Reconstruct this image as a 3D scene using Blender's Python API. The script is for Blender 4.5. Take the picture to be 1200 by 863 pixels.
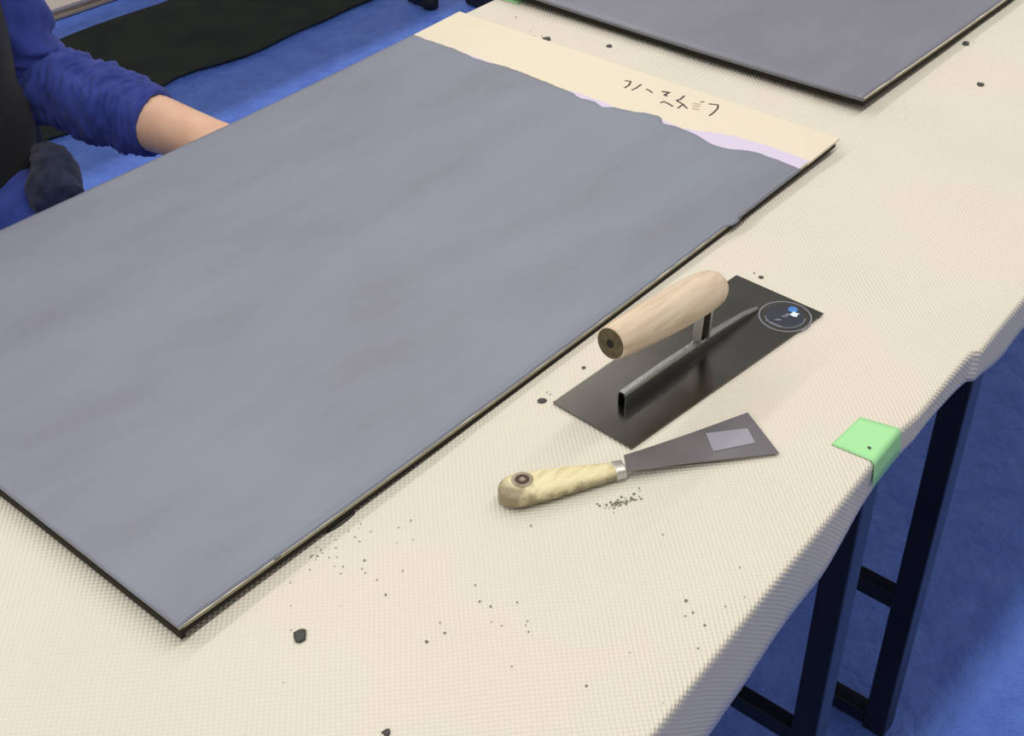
import bpy, bmesh, math, random
from mathutils import Vector, Matrix, noise
random.seed(7)
for o in list(bpy.data.objects): bpy.data.objects.remove(o)
SC = bpy.context.scene
COL = SC.collection
PI = math.pi
# ------------------------------------------------------------------ camera
# world: X runs along the long side of the near board, Y across the table, Z up; table top at TZ
TZ = .70
F_PX = 1524.8
CA = Vector((0.649929104, -0.476575851, 0.592003055))    # world X in camera axes (right, down, forward)
CB = Vector((-0.759776646, -0.388774599, 0.521146582))   # world Y
CD = Vector((0.018210125, 0.788498427, 0.614767129))     # world -Z
CAM = Vector((-.277796, -.538255, TZ + .65))
cam_d = bpy.data.cameras.new('camera'); cam = bpy.data.objects.new('camera', cam_d); COL.objects.link(cam)
right = Vector((CA[0], CB[0], -CD[0])); down = Vector((CA[1], CB[1], -CD[1])); fwd = Vector((CA[2], CB[2], -CD[2]))
m = Matrix((right, -down, -fwd)).transposed().to_4x4(); m.translation = CAM
cam.matrix_world = m
cam_d.sensor_width = 36; cam_d.lens = F_PX / 1200 * 36
cam_d.clip_start = .02
SC.camera = cam
# ------------------------------------------------------------------ world, lamps, exposure
W = bpy.data.worlds.new('room_light'); SC.world = W; W.use_nodes = True
W.node_tree.nodes['Background'].inputs[0].default_value = (1, .965, .91, 1)
W.node_tree.nodes['Background'].inputs[1].default_value = .42
def tube_light(name, y, power, x=.1):
    l = bpy.data.lights.new(name, 'AREA'); l.shape = 'RECTANGLE'; l.size = 6; l.size_y = .14; l.energy = power
    l.color = (1, .965, .91)
    o = bpy.data.objects.new(name, l); o.location = (x, y, 2.6); COL.objects.link(o)
    return o
tube_light('tube_lamp', -.25, 46)
tube_light('tube_lamp', 1.75, 44)
SC.view_settings.view_transform = 'Standard'; SC.view_settings.look = 'None'
SC.view_settings.exposure = 0; SC.view_settings.gamma = 1
# ------------------------------------------------------------------ helpers
def at(px, py, z=0.0):
    """point of the plane z above the table top that the photograph shows at px, py"""
    r = Vector((px - 600, py - 431.5, F_PX)); t = (.65 - z) / r.dot(CD); P = r * t
    return Vector((P.dot(CA) + CAM.x, P.dot(CB) + CAM.y, TZ + z))
def srgb(r, g, b):
    f = lambda c: (c / 12.92 if c <= .04045 else ((c + .055) / 1.055) ** 2.4)
    return (f(r / 255), f(g / 255), f(b / 255), 1)
def mat(name, col, rough=.6, metal=0, spec=.5, sub=0):
    m = bpy.data.materials.new(name); m.use_nodes = True
    b = m.node_tree.nodes['Principled BSDF']
    b.inputs['Base Color'].default_value = col; b.inputs['Roughness'].default_value = rough
    b.inputs['Metallic'].default_value = metal; b.inputs['Specular IOR Level'].default_value = spec
    if sub: b.inputs['Subsurface Weight'].default_value = sub; b.inputs['Subsurface Scale'].default_value = .01
    return m
class NT:
    def __init__(s, m): s.t = m.node_tree; s.b = s.t.nodes['Principled BSDF']
    def n(s, typ, **kw):
        nd = s.t.nodes.new(typ)
        for k, v in kw.items():
            if k.startswith('i_'): nd.inputs[k[2:].replace('_', ' ')].default_value = v
            else: setattr(nd, k, v)
        return nd
    def l(s, a, b): s.t.links.new(a, b)
    def coord(s, kind='Object', scale=(1, 1, 1), rot=(0, 0, 0)):
        c = s.n('ShaderNodeTexCoord'); mp = s.n('ShaderNodeMapping')
        mp.inputs['Scale'].default_value = scale; mp.inputs['Rotation'].default_value = rot
        s.l(c.outputs[kind], mp.inputs[0]); return mp.outputs[0]
    def noise(s, co, scale, detail=3, rough=.5):
        n = s.n('ShaderNodeTexNoise'); n.inputs['Scale'].default_value = scale
        n.inputs['Detail'].default_value = detail; n.inputs['Roughness'].default_value = rough
        s.l(co, n.inputs['Vector']); return n.outputs['Fac']
    def ramp(s, fac, stops):
        r = s.n('ShaderNodeValToRGB'); e = r.color_ramp.elements
        while len(e) < len(stops): e.new(.5)
        for k, (p, c) in enumerate(stops): e[k].position = p; e[k].color = c
        s.l(fac, r.inputs[0]); return r.outputs[0]
    def math(s, op, a, b=None):
        n = s.n('ShaderNodeMath', operation=op)
        for k, v in enumerate((a, b)):
            if v is None: continue
            if isinstance(v, (int, float)): n.inputs[k].default_value = v
            else: s.l(v, n.inputs[k])
        return n.outputs[0]
    def bump(s, h, dist=.001, strength=1, prev=None):
        b = s.n('ShaderNodeBump'); b.inputs['Distance'].default_value = dist; b.inputs['Strength'].default_value = strength
        s.l(h, b.inputs['Height'])
        if prev is not None: s.l(prev, b.inputs['Normal'])
        s.l(b.outputs[0], s.b.inputs['Normal']); return b.outputs[0]
    def col(s, c): s.l(c, s.b.inputs['Base Color'])

def meta(o, label=None, cat=None, group=None, kind=None):
    if label: o['label'] = label
    if cat: o['category'] = cat
    if group: o['group'] = group
    if kind: o['kind'] = kind
    return o
def thing(name, label, cat, loc=(0, 0, 0), group=None):
    o = bpy.data.objects.new(name, None); COL.objects.link(o); o.location = loc; o.empty_display_size = .05
    return meta(o, label, cat, group)
def base_of(p):
    v = Vector((0, 0, 0))
    while p is not None: v += p.location; p = p.parent
    return v
def obj(name, verts, faces, material, parent=None, smooth=False, uvs=None, bevel=0, seg=2, origin=None):
    off = base_of(parent) if parent else Vector((0, 0, 0))
    if origin is not None: org = Vector(origin)
    elif parent is None:
        xs = [v[0] for v in verts]; ys = [v[1] for v in verts]; zs = [v[2] for v in verts]
        org = Vector(((min(xs) + max(xs)) / 2, (min(ys) + max(ys)) / 2, min(zs)))
    else: org = off
    me = bpy.data.meshes.new(name)
    me.from_pydata([tuple(Vector(v) - org) for v in verts], [], faces)
    me.materials.append(material)
    if uvs:
        ul = me.uv_layers.new(name='UVMap')
        for lp in me.loops: ul.data[lp.index].uv = uvs[lp.vertex_index]
    bm = bmesh.new(); bm.from_mesh(me); bmesh.ops.recalc_face_normals(bm, faces=bm.faces); bm.to_mesh(me); bm.free()
    if smooth: me.polygons.foreach_set('use_smooth', [True] * len(me.polygons))
    o = bpy.data.objects.new(name, me); COL.objects.link(o)
    if parent: o.parent = parent; o.location = org - off
    else: o.location = org
    if bevel:
        b = o.modifiers.new('bevel', 'BEVEL'); b.width = bevel; b.segments = seg; b.limit_method = 'ANGLE'
        me.polygons.foreach_set('use_smooth', [True] * len(me.polygons))
        w = o.modifiers.new('wn', 'WEIGHTED_NORMAL')
    return o
def box(c, s, R=None):
    """verts and faces of a box centred at c"""
    vs = []
    for x in (-.5, .5):
        for y in (-.5, .5):
            for z in (-.5, .5):
                v = Vector((x * s[0], y * s[1], z * s[2]))
                if R is not None: v = R @ v
                vs.append(Vector(c) + v)
    return vs, [(0, 1, 3, 2), (4, 6, 7, 5), (0, 4, 5, 1), (2, 3, 7, 6), (0, 2, 6, 4), (1, 5, 7, 3)]
def merge(parts):
    V, F = [], []
    for v, f in parts:
        k = len(V); V += list(v); F += [tuple(i + k for i in q) for q in f]
    return V, F
def loft(path, radii, n=24, closed=True, up=(0, 0, 1), fn=None):
    """tube along path; radii = r or (a, b) for each ring; fn(i, ang) scales the radius"""
    V, F = [], []
    P = [Vector(p) for p in path]
    for i, p in enumerate(P):
        t = (P[min(i + 1, len(P) - 1)] - P[max(i - 1, 0)]).normalized()
        u = Vector(up); s = t.cross(u)
        if s.length < 1e-4: s = t.cross(Vector((0, 1, 0)))
        s.normalize(); w = s.cross(t).normalized()
        r = radii[i]; a, b = (r, r) if isinstance(r, (int, float)) else r
        for k in range(n):
            an = 2 * PI * k / n; q = fn(i, an) if fn else 1
            V.append(p + s * (a * math.cos(an) * q) + w * (b * math.sin(an) * q))
    for i in range(len(P) - 1):
        for k in range(n):
            k2 = (k + 1) % n
            F.append((i * n + k, i * n + k2, (i + 1) * n + k2, (i + 1) * n + k))
    if closed:
        F.append(tuple(range(n))[::-1]); F.append(tuple((len(P) - 1) * n + k for k in range(n)))
    return V, F
def prism(outline, z0, z1):
    """closed solid between two heights; outline = list of (x, y)"""
    n = len(outline)
    V = [Vector((x, y, z0)) for x, y in outline] + [Vector((x, y, z1)) for x, y in outline]
    F = [tuple(range(n))[::-1], tuple(range(n, 2 * n))]
    F += [(k, (k + 1) % n, n + (k + 1) % n, n + k) for k in range(n)]
    return V, F
def lerp(tab, x):
    if x <= tab[0][0]: return tab[0][1]
    for (a, va), (b, vb) in zip(tab, tab[1:]):
        if x <= b: return va + (vb - va) * (x - a) / (b - a)
    return tab[-1][1]
def nz(x, y, z=0): return noise.noise(Vector((x, y, z)))
# ------------------------------------------------------------------ materials
M = {}
# embossed beige non-slip cloth: lattice of small bumps on the unrolled sheet (UV in metres)
m = mat('beige_embossed_cloth', srgb(226, 218, 198), .62, spec=.35); M['cloth'] = m; t = NT(m)
uv = t.coord('UV', rot=(0, 0, math.radians(46)))
warp = t.n('ShaderNodeTexNoise'); warp.inputs['Scale'].default_value = 9; warp.inputs['Detail'].default_value = 1; t.l(uv, warp.inputs['Vector'])
mx = t.n('ShaderNodeVectorMath', operation='MULTIPLY_ADD'); t.l(warp.outputs['Color'], mx.inputs[0]); mx.inputs[1].default_value = (.006, .006, 0); t.l(uv, mx.inputs[2])
sp = t.n('ShaderNodeSeparateXYZ'); t.l(mx.outputs[0], sp.inputs[0])
k_ = 2 * PI / .0033
sx = t.math('SINE', t.math('MULTIPLY', sp.outputs[0], k_)); sy = t.math('SINE', t.math('MULTIPLY', sp.outputs[1], k_))
big = t.noise(uv, 7, 2)
wx = t.math('MULTIPLY', sx, t.math('ADD', t.math('MULTIPLY', big, -1.6), 1.4))
wy = t.math('MULTIPLY', sy, t.math('ADD', t.math('MULTIPLY', big, 1.6), -.1))
h = t.math('ADD', wx, wy)
fine = t.noise(uv, 900, 2)
t.bump(t.math('ADD', h, t.math('MULTIPLY', fine, .5)), .00036, .9)
hue = t.ramp(t.noise(uv, 5, 2), [(.3, srgb(230, 221, 208)), (.5, srgb(228, 222, 208)), (.7, srgb(222, 220, 206))])
mixn = t.n('ShaderNodeMixRGB', blend_type='MULTIPLY'); t.l(hue, mixn.inputs[1])
t.l(t.ramp(t.math('ADD', t.math('MULTIPLY', h, .25), .5), [(.05, (.91, .905, .895, 1)), (.62, (1, 1, 1, 1))]), mixn.inputs[2]); mixn.inputs[0].default_value = 1
t.col(mixn.outputs[0])
# blue woven tarp
def tarp_mat(name, c1, c2, rough):
    m = mat(name, c1, rough, spec=.45); t = NT(m)
    co = t.coord('Object')
    cr = t.n('ShaderNodeTexVoronoi', feature='DISTANCE_TO_EDGE'); cr.inputs['Scale'].default_value = 14
    dn = t.n('ShaderNodeTexNoise'); dn.inputs['Scale'].default_value = 6; dn.inputs['Detail'].default_value = 4; t.l(co, dn.inputs['Vector'])
    ad = t.n('ShaderNodeVectorMath', operation='MULTIPLY_ADD'); t.l(dn.outputs['Color'], ad.inputs[0]); ad.inputs[1].default_value = (.25, .25, 0); t.l(co, ad.inputs[2])
    t.l(ad.outputs[0], cr.inputs['Vector'])
    cre = t.math('MINIMUM', t.math('MULTIPLY', cr.outputs['Distance'], 6), 1)
    ns = t.noise(co, 55, 5, .65)
    s2 = t.n('ShaderNodeSeparateXYZ'); t.l(co, s2.inputs[0])
    wv = t.math('MULTIPLY', t.math('SINE', t.math('MULTIPLY', s2.outputs[0], 1600)), t.math('SINE', t.math('MULTIPLY', s2.outputs[1], 1600)))
    hh = t.math('ADD', t.math('ADD', t.math('MULTIPLY', cre, .35), t.math('MULTIPLY', ns, 1.6)), t.math('MULTIPLY', wv, .06))
    t.bump(hh, .007, .8)
    t.col(t.ramp(t.noise(co, 18, 5, .6), [(.35, c1), (.65, c2)]))
    return m
M['tarp'] = tarp_mat('blue_tarp_weave', srgb(88, 124, 228), srgb(103, 141, 242), .42)
M['floor'] = mat('dark_grey_floor', srgb(52, 58, 60), .6)
t = NT(M['floor']); co = t.coord('Object'); t.col(t.ramp(t.noise(co, 6, 4), [(.3, srgb(45, 50, 52)), (.7, srgb(60, 66, 66))]))
M['mat'] = mat('black_green_strip', srgb(40, 48, 44), .85, spec=.2)
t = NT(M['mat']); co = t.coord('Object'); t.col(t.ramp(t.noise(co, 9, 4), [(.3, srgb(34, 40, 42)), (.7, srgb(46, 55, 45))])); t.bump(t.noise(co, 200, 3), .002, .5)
# grey skim coat
def coat_mat(name, a, b, c):
    m = mat(name, a, .38, spec=.5); t = NT(m); co = t.coord('Object')
    cs = t.coord('Object', scale=(1, 3.5, 1))
    n1 = t.noise(cs, 4, 4, .55)
    t.col(t.ramp(n1, [(.3, a), (.5, b), (.72, c)]))
    sm = t.noise(co, 11, 5, .6); st = t.noise(t.coord('Object', scale=(1, 12, 1)), 12, 4, .6)
    t.bump(t.math('ADD', sm, t.math('MULTIPLY', st, .3)), .0016, .45)
    r = t.n('ShaderNodeMapRange'); r.inputs['To Min'].default_value = .33; r.inputs['To Max'].default_value = .5; t.l(sm, r.inputs['Value']); t.l(r.outputs[0], t.b.inputs['Roughness'])
    return m
M['coat'] = coat_mat('slate_grey_skim_coat', srgb(120, 121, 136), srgb(125, 130, 145), srgb(127, 136, 151))
M['coat2'] = coat_mat('dark_slate_skim_coat', srgb(117, 117, 132), srgb(122, 123, 137), srgb(127, 129, 142))
M['drip'] = mat('wet_dark_mortar', srgb(62, 62, 60), .5)
M['speck'] = mat('grey_specks', srgb(112, 108, 94), .7)
M['ridge'] = mat('mortar_ridge', srgb(112, 114, 120), .45)
m = mat('cream_panel', srgb(245, 232, 205), .45, spec=.4); M['panel'] = m; t = NT(m); co = t.coord('Object')
t.col(t.ramp(t.noise(co, 7, 3), [(.3, srgb(228, 218, 192)), (.6, srgb(227, 216, 197)), (.8, srgb(223, 211, 190))]))
M['panel_edge'] = mat('dirty_cream_edge', srgb(150, 146, 122), .6)
M['lav'] = mat('lavender_undercoat', srgb(214, 202, 228), .5)
M['ink'] = mat('black_marker_ink', srgb(60, 48, 42), .6)
M['smudge'] = mat('faded_marker_ink', srgb(196, 176, 158), .6)
# metals
def metal(name, c, rough, scale=(3, 60, 3), br=.12):
    m = mat(name, c, rough, metal=1); t = NT(m); co = t.coord('Object', scale=scale)
    n = t.noise(co, 30, 4); n2 = t.noise(t.coord('Object'), 14, 4)
    r = t.n('ShaderNodeMapRange'); r.inputs['To Min'].default_value = rough - br * .5; r.inputs['To Max'].default_value = rough + br; t.l(n2, r.inputs['Value'])
    t.l(r.outputs[0], t.b.inputs['Roughness']); t.bump(n, .00006, .5)
    t.col(t.ramp(n2, [(.3, tuple(x * .82 for x in c[:3]) + (1,)), (.7, c)]))
    return m
M['blade'] = metal('dark_polished_steel', (.135, .13, .12, 1), .2)
M['scraper'] = metal('smudged_steel', (.30, .285, .31, 1), .3)
M['steel'] = metal('bright_bent_steel', (.40, .41, .40, 1), .25)
M['satin'] = mat('satin_steel', (.62, .61, .58, 1), .42, metal=1)
M['hollow'] = mat('hollow_shade', srgb(18, 17, 15), .8)  # near-black colour stands in for the shade inside hollows
M['label'] = mat('pale_grey_patch', srgb(150, 150, 162), .5)
M['logo'] = mat('navy_print', srgb(44, 47, 62), .3)
M['logo_line'] = mat('pale_etched_line', srgb(122, 124, 138), .4)
M['logo_blue'] = mat('bright_blue_print', srgb(66, 130, 205), .3)
M['logo_white'] = mat('pale_blue_print', srgb(220, 236, 246), .3)
def wood(name, stops, rough, sc=(3, 40, 40), spec=.35):
    m = mat(name, stops[0][1], rough, spec=spec); t = NT(m); co = t.coord('Object', scale=sc)
    t.col(t.ramp(t.noise(co, 5, 5, .6), stops)); t.bump(t.noise(co, 12, 4), .0004, .5); return m
M['wood'] = wood('pale_turned_wood', [(.25, srgb(190, 165, 138)), (.5, srgb(214, 194, 170)), (.75, srgb(224, 208, 186))], .5)
M['endgrain'] = wood('dark_end_grain', [(.3, srgb(70, 62, 42)), (.7, srgb(104, 94, 70))], .8, (60, 60, 60))
M['ywood'] = wood('yellowed_stained_wood', [(.3, srgb(196, 182, 132)), (.5, srgb(228, 216, 172)), (.7, srgb(238, 228, 190))], .45, (6, 30, 30))
M['stain'] = wood('grey_stained_wood', [(.3, srgb(122, 112, 92)), (.7, srgb(170, 160, 140))], .5, (30, 30, 30))
m = M['ywood']; t = NT(m); bc = t.b.inputs['Base Color'].links[0].from_socket
co = t.coord('Object'); sx_ = t.n('ShaderNodeSeparateXYZ'); t.l(co, sx_.inputs[0])
# worn grey butt (towards -X of the tool) and grey sides, broken up by noise
n1 = t.noise(co, 90, 5, .65)
butt = t.math('ADD', t.math('MULTIPLY', sx_.outputs[0], -70), -1.9)
side = t.math('MULTIPLY', t.math('SUBTRACT', .0088, sx_.outputs[2]), 170)
fac = t.math('ADD', t.math('MAXIMUM', butt, side), t.math('MULTIPLY', t.math('SUBTRACT', n1, .42), 3.2))
cl_ = t.n('ShaderNodeClamp'); t.l(fac, cl_.inputs[0])
mm = t.n('ShaderNodeMixRGB'); t.l(t.math('MULTIPLY', cl_.outputs[0], .8), mm.inputs[0]); t.l(bc, mm.inputs[1]); mm.inputs[2].default_value = srgb(112, 101, 82); t.col(mm.outputs[0])
M['rust'] = mat('brown_hole', srgb(70, 44, 34), .6)
M['black'] = mat('black_coated_steel', srgb(14, 15, 20), .32, spec=.6)
M['rubber'] = mat('black_rubber', srgb(16, 18, 22), .6)
M['plastic'] = mat('black_plastic', srgb(18, 19, 26), .5)
M['green'] = mat('green_paper_tape', srgb(166, 228, 164), .6, spec=.2)
M['slab'] = mat('table_slab', srgb(150, 140, 124), .6)
# ------------------------------------------------------------------ setting
fv, ff = box((1.2, 1.5, -.01), (9, 9, .02)); fl = obj('floor', fv, ff, M['floor']); meta(fl, kind='structure')
def sheet(name, x0, x1, y0, y1, z, material, nx=60, ny=60, amp=.003, thick=.0012, edge=.01, seed=0, **kw):
    """a thin wavy sheet with real thickness"""
    V = []; F = []
    for L in (0, 1):
        for i in range(nx + 1):
            for j in range(ny + 1):
                x = x0 + (x1 - x0) * i / nx; y = y0 + (y1 - y0) * j / ny
                if j in (0, ny): y += edge * nz(x * 4, seed + j)
                if i in (0, nx): x += edge * nz(y * 4, seed + i + 9)
                w = amp * (nz(x * 3, y * 3, seed) + .5 * nz(x * 9, y * 9, seed) + 1)
                V.append(Vector((x, y, z + w + (thick if L else 0))))
    N = (nx + 1) * (ny + 1); idx = lambda L, i, j: L * N + i * (ny + 1) + j
    for i in range(nx):
        for j in range(ny):
            F.append((idx(1, i, j), idx(1, i + 1, j), idx(1, i + 1, j + 1), idx(1, i, j + 1)))
            F.append((idx(0, i, j), idx(0, i, j + 1), idx(0, i + 1, j + 1), idx(0, i + 1, j)))
    for i in range(nx):
        F.append((idx(0, i, 0), idx(0, i + 1, 0), idx(1, i + 1, 0), idx(1, i, 0)))
        F.append((idx(0, i, ny), idx(1, i, ny), idx(1, i + 1, ny), idx(0, i + 1, ny)))
    for j in range(ny):
        F.append((idx(0, 0, j), idx(1, 0, j), idx(1, 0, j + 1), idx(0, 0, j + 1)))
        F.append((idx(0, nx, j), idx(0, nx, j + 1), idx(1, nx, j + 1), idx(1, nx, j)))
    return obj(name, V, F, material, smooth=False, **kw)
tp = sheet('blue_tarp', -1.6, 4.6, -2.2, 4.2, .0005, M['tarp'], 150, 150, amp=.0014)
tp.data.polygons.foreach_set('use_smooth', [True] * len(tp.data.polygons))
meta(tp, 'large blue woven tarp spread over the whole floor, crinkled at lower right', 'tarp')
dm = sheet('floor_strip', .55, 4.3, 1.915, 2.345, .009, M['mat'], 60, 10, amp=.001, thick=.004, edge=.05, seed=4)  # thin greenish black strip laid on the tarp
meta(dm, 'dark greenish black strip lying on the blue tarp behind the sleeve', 'mat')
# ------------------------------------------------------------------ tables
def square_tube(p, q, s=.028):
    """square bar from p to q along one axis"""
    p, q = Vector(p), Vector(q); c = (p + q) / 2; d = q - p
    return box(c, [abs(x) if abs(x) > 1e-6 else s for x in d])
def table(x0, x1, y0, y1, frames, label, ly=(-.215, .47), group=None, z=TZ - .003, rubber=False, bar=.228):
    t = thing('folding_table', label, 'table', ((x0 + x1) / 2, (y0 + y1) / 2, 0.003), group)
    th = .014
    v, f = box(((x0 + x1) / 2, (y0 + y1) / 2, z - th / 2), (x1 - x0, y1 - y0, th)); obj('table_top', v, f, M['slab'], t, bevel=.003)
    zb = z - th
    for u in frames:
        for y in ly:
            v, f = box((u, y, (.0045 + zb) / 2), (.028, .028, zb - .0045)); lg = obj('leg', v, f, M['black'], t, bevel=.002)
            if rubber: v, f = loft([(u, y, .0045), (u, y, .008), (u, y, .030), (u, y, .038)], [.018, .021, .021, .016], 20); obj('rubber_foot', v, f, M['rubber'], lg, smooth=True)
        v, f = box((u, sum(ly) / 2, bar), (.018, ly[1] - ly[0] - .028, .024)); obj('crossbar', v, f, M['black'], t, bevel=.002)
        for y, s in ((ly[0], 1), (ly[1], -1)):
            v, f = box((u, y + s * .045, .018), (.022, .062, .024)); obj('foot_bar', v, f, M['black'], t, bevel=.003)
        v, f = box((u, sum(ly) / 2, zb - .013), (.022, ly[1] - ly[0] - .028, .024)); obj('top_rail', v, f, M['black'], t, bevel=.002)
    return t
table(-1.15, .598, -.262, .522, (-.95, .542), 'black legged folding table under the near board, its leg left of the green tape', bar=.205)
table(.604, 2.35, -.262, .522, (.757, 2.2), 'black legged folding table under the far board, its leg right of the green tape')
table(.35, 2.2, 1.73, 2.25, (.55, 2.05), 'black legged table of the next row, one round foot seen at the top edge', ly=(1.765, 2.21), rubber=True)
v, f = box((2.26, 1.63, .17), (.28, .16, .33))
cs = thing('equipment_case', 'black case standing on the tarp beyond the far left table corner', 'case', (2.26, 1.63, .004))
obj('case_body', v, f, M['plastic'], cs, bevel=.008)
v, f = box((2.26, 1.63, .339), (.284, .164, .012)); obj('case_lid', v, f, M['plastic'], cs, bevel=.004)
v, f = loft([(2.2, 1.63, .345), (2.2, 1.63, .375), (2.215, 1.63, .385), (2.305, 1.63, .385), (2.32, 1.63, .375), (2.32, 1.63, .345)], [.006] * 6, 10, up=(0, 1, 0)); obj('case_handle', v, f, M['plastic'], cs, smooth=True)
# cloth over the two tables
FOLD = [(-1.2, -.284), (.13, -.2833), (.194, -.2793), (.274, -.275), (.357, -.272), (.471, -.2655), (.506, -.268), (.551, -.2663), (.597, -.2647), (.604, -.2660), (.609, -.2700), (.639, -.2683), (.70, -.266), (2.4, -.266)]
HEM = [(-1.2, -.10), (.10, -.098), (.208, -.0888), (.265, -.0766), (.303, -.0674), (.365, -.060), (.417, -.0400), (.449, -.0335), (.483, -.0290), (.523, -.0245), (.578, -.0275), (.616, -.033), (.655, -.045), (.68, -.0475), (.72, -.044), (.9, -.05), (2.4, -.05)]
def cloth_z(x, y):
    z = .0006 * nz(x * 7, y * 7) + .0013 * max(0, min(1, (x - .5) / .3)) * nz(x * 9 + y * 4, y * 22, 3)
    return z
us = []
x = -1.2
while x < 2.4001:
    us.append(x); x += (.004 if .59 < x < .62 else .012 if .0 < x < 1.2 else .03)
V, F, UV = [], [], []
rows = None
for x in us:
    fy = lerp(FOLD, x); hz = lerp(HEM, x); prof = []
    y1 = .5265
    prof.append((y1 + .003, -.05)); prof.append((y1 + .003, -.004)); prof.append((y1 + .002, -.001))
    n = 44
    for k in range(n + 1):
        y = y1 - .001 + (fy + .0035 - (y1 - .001)) * k / n; prof.append((y, cloth_z(x, y)))
    zz = prof[-1][1]
    for a in (20, 45, 70, 90):
        prof.append((fy + .0035 - .0035 * math.sin(math.radians(a)), zz - .0035 + .0035 * math.cos(math.radians(a))))
    lean = .002 * nz(x * 12, 5)
    for w in (.02, .08, .2, .4, .6, .8, 1):
        prof.append((fy - lean * w - .0004, zz - .0035 + (hz - zz + .0035) * w + .0006 * nz(x * 30, 8) * w))
    rows = len(prof); s = 0; pp = None
    for (y, z) in prof:
        if pp: s += math.hypot(y - pp[0], z - pp[1])
        pp = (y, z); V.append(Vector((x, y, TZ + z))); UV.append((x, s))
for i in range(len(us) - 1):
    for j in range(rows - 1):
        F.append((i * rows + j, (i + 1) * rows + j, (i + 1) * rows + j + 1, i * rows + j + 1))
cl = obj('table_cloth', V, F, M['cloth'], smooth=True, uvs=UV, origin=(.6, .13, TZ - .1))
sd = cl.modifiers.new('thickness', 'SOLIDIFY'); sd.thickness = .0015; sd.offset = -1
meta(cl, 'beige embossed non-slip cloth draped over the two joined tables', 'tablecloth')
# ------------------------------------------------------------------ boards
def bent_box(x0, x1, y0, y1, zf, th, nx=40, ny=12, corner=0):
    V, F = [], []
    for L in (0, 1):
        for i in range(nx + 1):
            for j in range(ny + 1):
                x = x0 + (x1 - x0) * i / nx; y = y0 + (y1 - y0) * j / ny
                V.append(Vector((x, y, TZ + zf(x, y) - (th if L == 0 else 0))))
    N = (nx + 1) * (ny + 1); I = lambda L, i, j: L * N + i * (ny + 1) + j
    for i in range(nx):
        for j in range(ny):
            F.append((I(1, i, j), I(1, i + 1, j), I(1, i + 1, j + 1), I(1, i, j + 1)))
            F.append((I(0, i, j), I(0, i, j + 1), I(0, i + 1, j + 1), I(0, i + 1, j)))
    for i in range(nx):
        F.append((I(0, i, 0), I(0, i + 1, 0), I(1, i + 1, 0), I(1, i, 0))); F.append((I(0, i, ny), I(1, i, ny), I(1, i + 1, ny), I(0, i + 1, ny)))
    for j in range(ny):
        F.append((I(0, 0, j), I(1, 0, j), I(1, 0, j + 1), I(0, 0, j + 1))); F.append((I(0, nx, j), I(0, nx, j + 1), I(1, nx, j + 1), I(1, nx, j)))
    return V, F
def coat_mesh(lo_u, hi_u, lo_v, hi_v, zf, h, nx=120, ny=90):
    """skim coat with uneven surface and ragged rim; lo_v(u), hi_v(u), lo_u(v), hi_u(v)"""
    V, F = [], []
    for i in range(nx + 1):
        for j in range(ny + 1):
            s, tt = i / nx, j / ny
            # two passes settle the position between the four wandering edges
            y = .25
            for _ in range(3):
                x = lo_u(y) + (hi_u(y) - lo_u(y)) * s
                y = lo_v(x) + (hi_v(x) - lo_v(x)) * tt
            e = min(s * (hi_u(y) - lo_u(y)), (1 - s) * (hi_u(y) - lo_u(y)), tt * .5, (1 - tt) * .5)
            edge = max(0, min(1, e / .004)); edge = math.sqrt(edge)
            z = zf(x, y) + h * (.25 + .75 * edge) + .00035 * nz(x * 14, y * 9) + .00022 * max(0, 1 - e / .03) * nz(x * 45, y * 45)
            V.append(Vector((x, y, TZ + z)))
    n1 = len(V)
    for k in range(n1):
        p = V[k]; V.append(Vector((p.x, p.y, TZ + zf(p.x, p.y) - .0002)))
    I = lambda L, i, j: L * n1 + i * (ny + 1) + j
    for i in range(nx):
        for j in range(ny):
            F.append((I(0, i, j), I(0, i + 1, j), I(0, i + 1, j + 1), I(0, i, j + 1)))
    for i in range(nx):
        F.append((I(1, i, 0), I(1, i + 1, 0), I(0, i + 1, 0), I(0, i, 0))); F.append((I(1, i, ny), I(0, i, ny), I(0, i + 1, ny), I(1, i + 1, ny)))
    for j in range(ny):
        F.append((I(1, 0, j), I(0, 0, j), I(0, 0, j + 1), I(1, 0, j + 1))); F.append((I(1, nx, j), I(1, nx, j + 1), I(0, nx, j + 1), I(0, nx, j)))
    return V, F
BH = .0138
n0 = at(209, 736, BH); r0 = at(985, 162, BH)
X0, X1, Y0 = n0.x, r0.x, (n0.y + r0.y) / 2; Y1 = at(270, 145.5, BH - .0065).y
XM = (X0 + X1) / 2; HL = (X1 - X0) / 2
def zb(x, y): return BH - .0068 * (1 - ((x - XM) / HL) ** 2) 
bd = thing('coated_board', 'cream board under wet grey skim coat with bare strip and handwriting', 'board', (XM, (Y0 + Y1) / 2, TZ))
PT = .0028
v, f = bent_box(X0, X1, Y0, Y1, zb, PT); pn = obj('panel', v, f, M['panel'], bd)
pn.data.materials.append(M['panel_edge'])
for p in pn.data.polygons:
    c = [pn.data.vertices[i].co for i in p.vertices]; 
    if abs(p.normal.z) < .5 and p.center.x + base_of(bd).x < X1 - .06: p.material_index = 1
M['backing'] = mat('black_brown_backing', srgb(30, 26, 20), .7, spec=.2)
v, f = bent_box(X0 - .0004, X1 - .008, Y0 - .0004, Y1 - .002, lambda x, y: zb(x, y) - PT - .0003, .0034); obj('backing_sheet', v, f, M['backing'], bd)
v, f = bent_box(X0 - .0008, X0 + .003, Y0 - .0012, Y1 - .002, lambda x, y: zb(X0, y) - PT + .0004, .0070, 1, 30); obj('gap_shade_strip', v, f, M['backing'], bd)  # dark strip added for the shade of the gap under this edge
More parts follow.
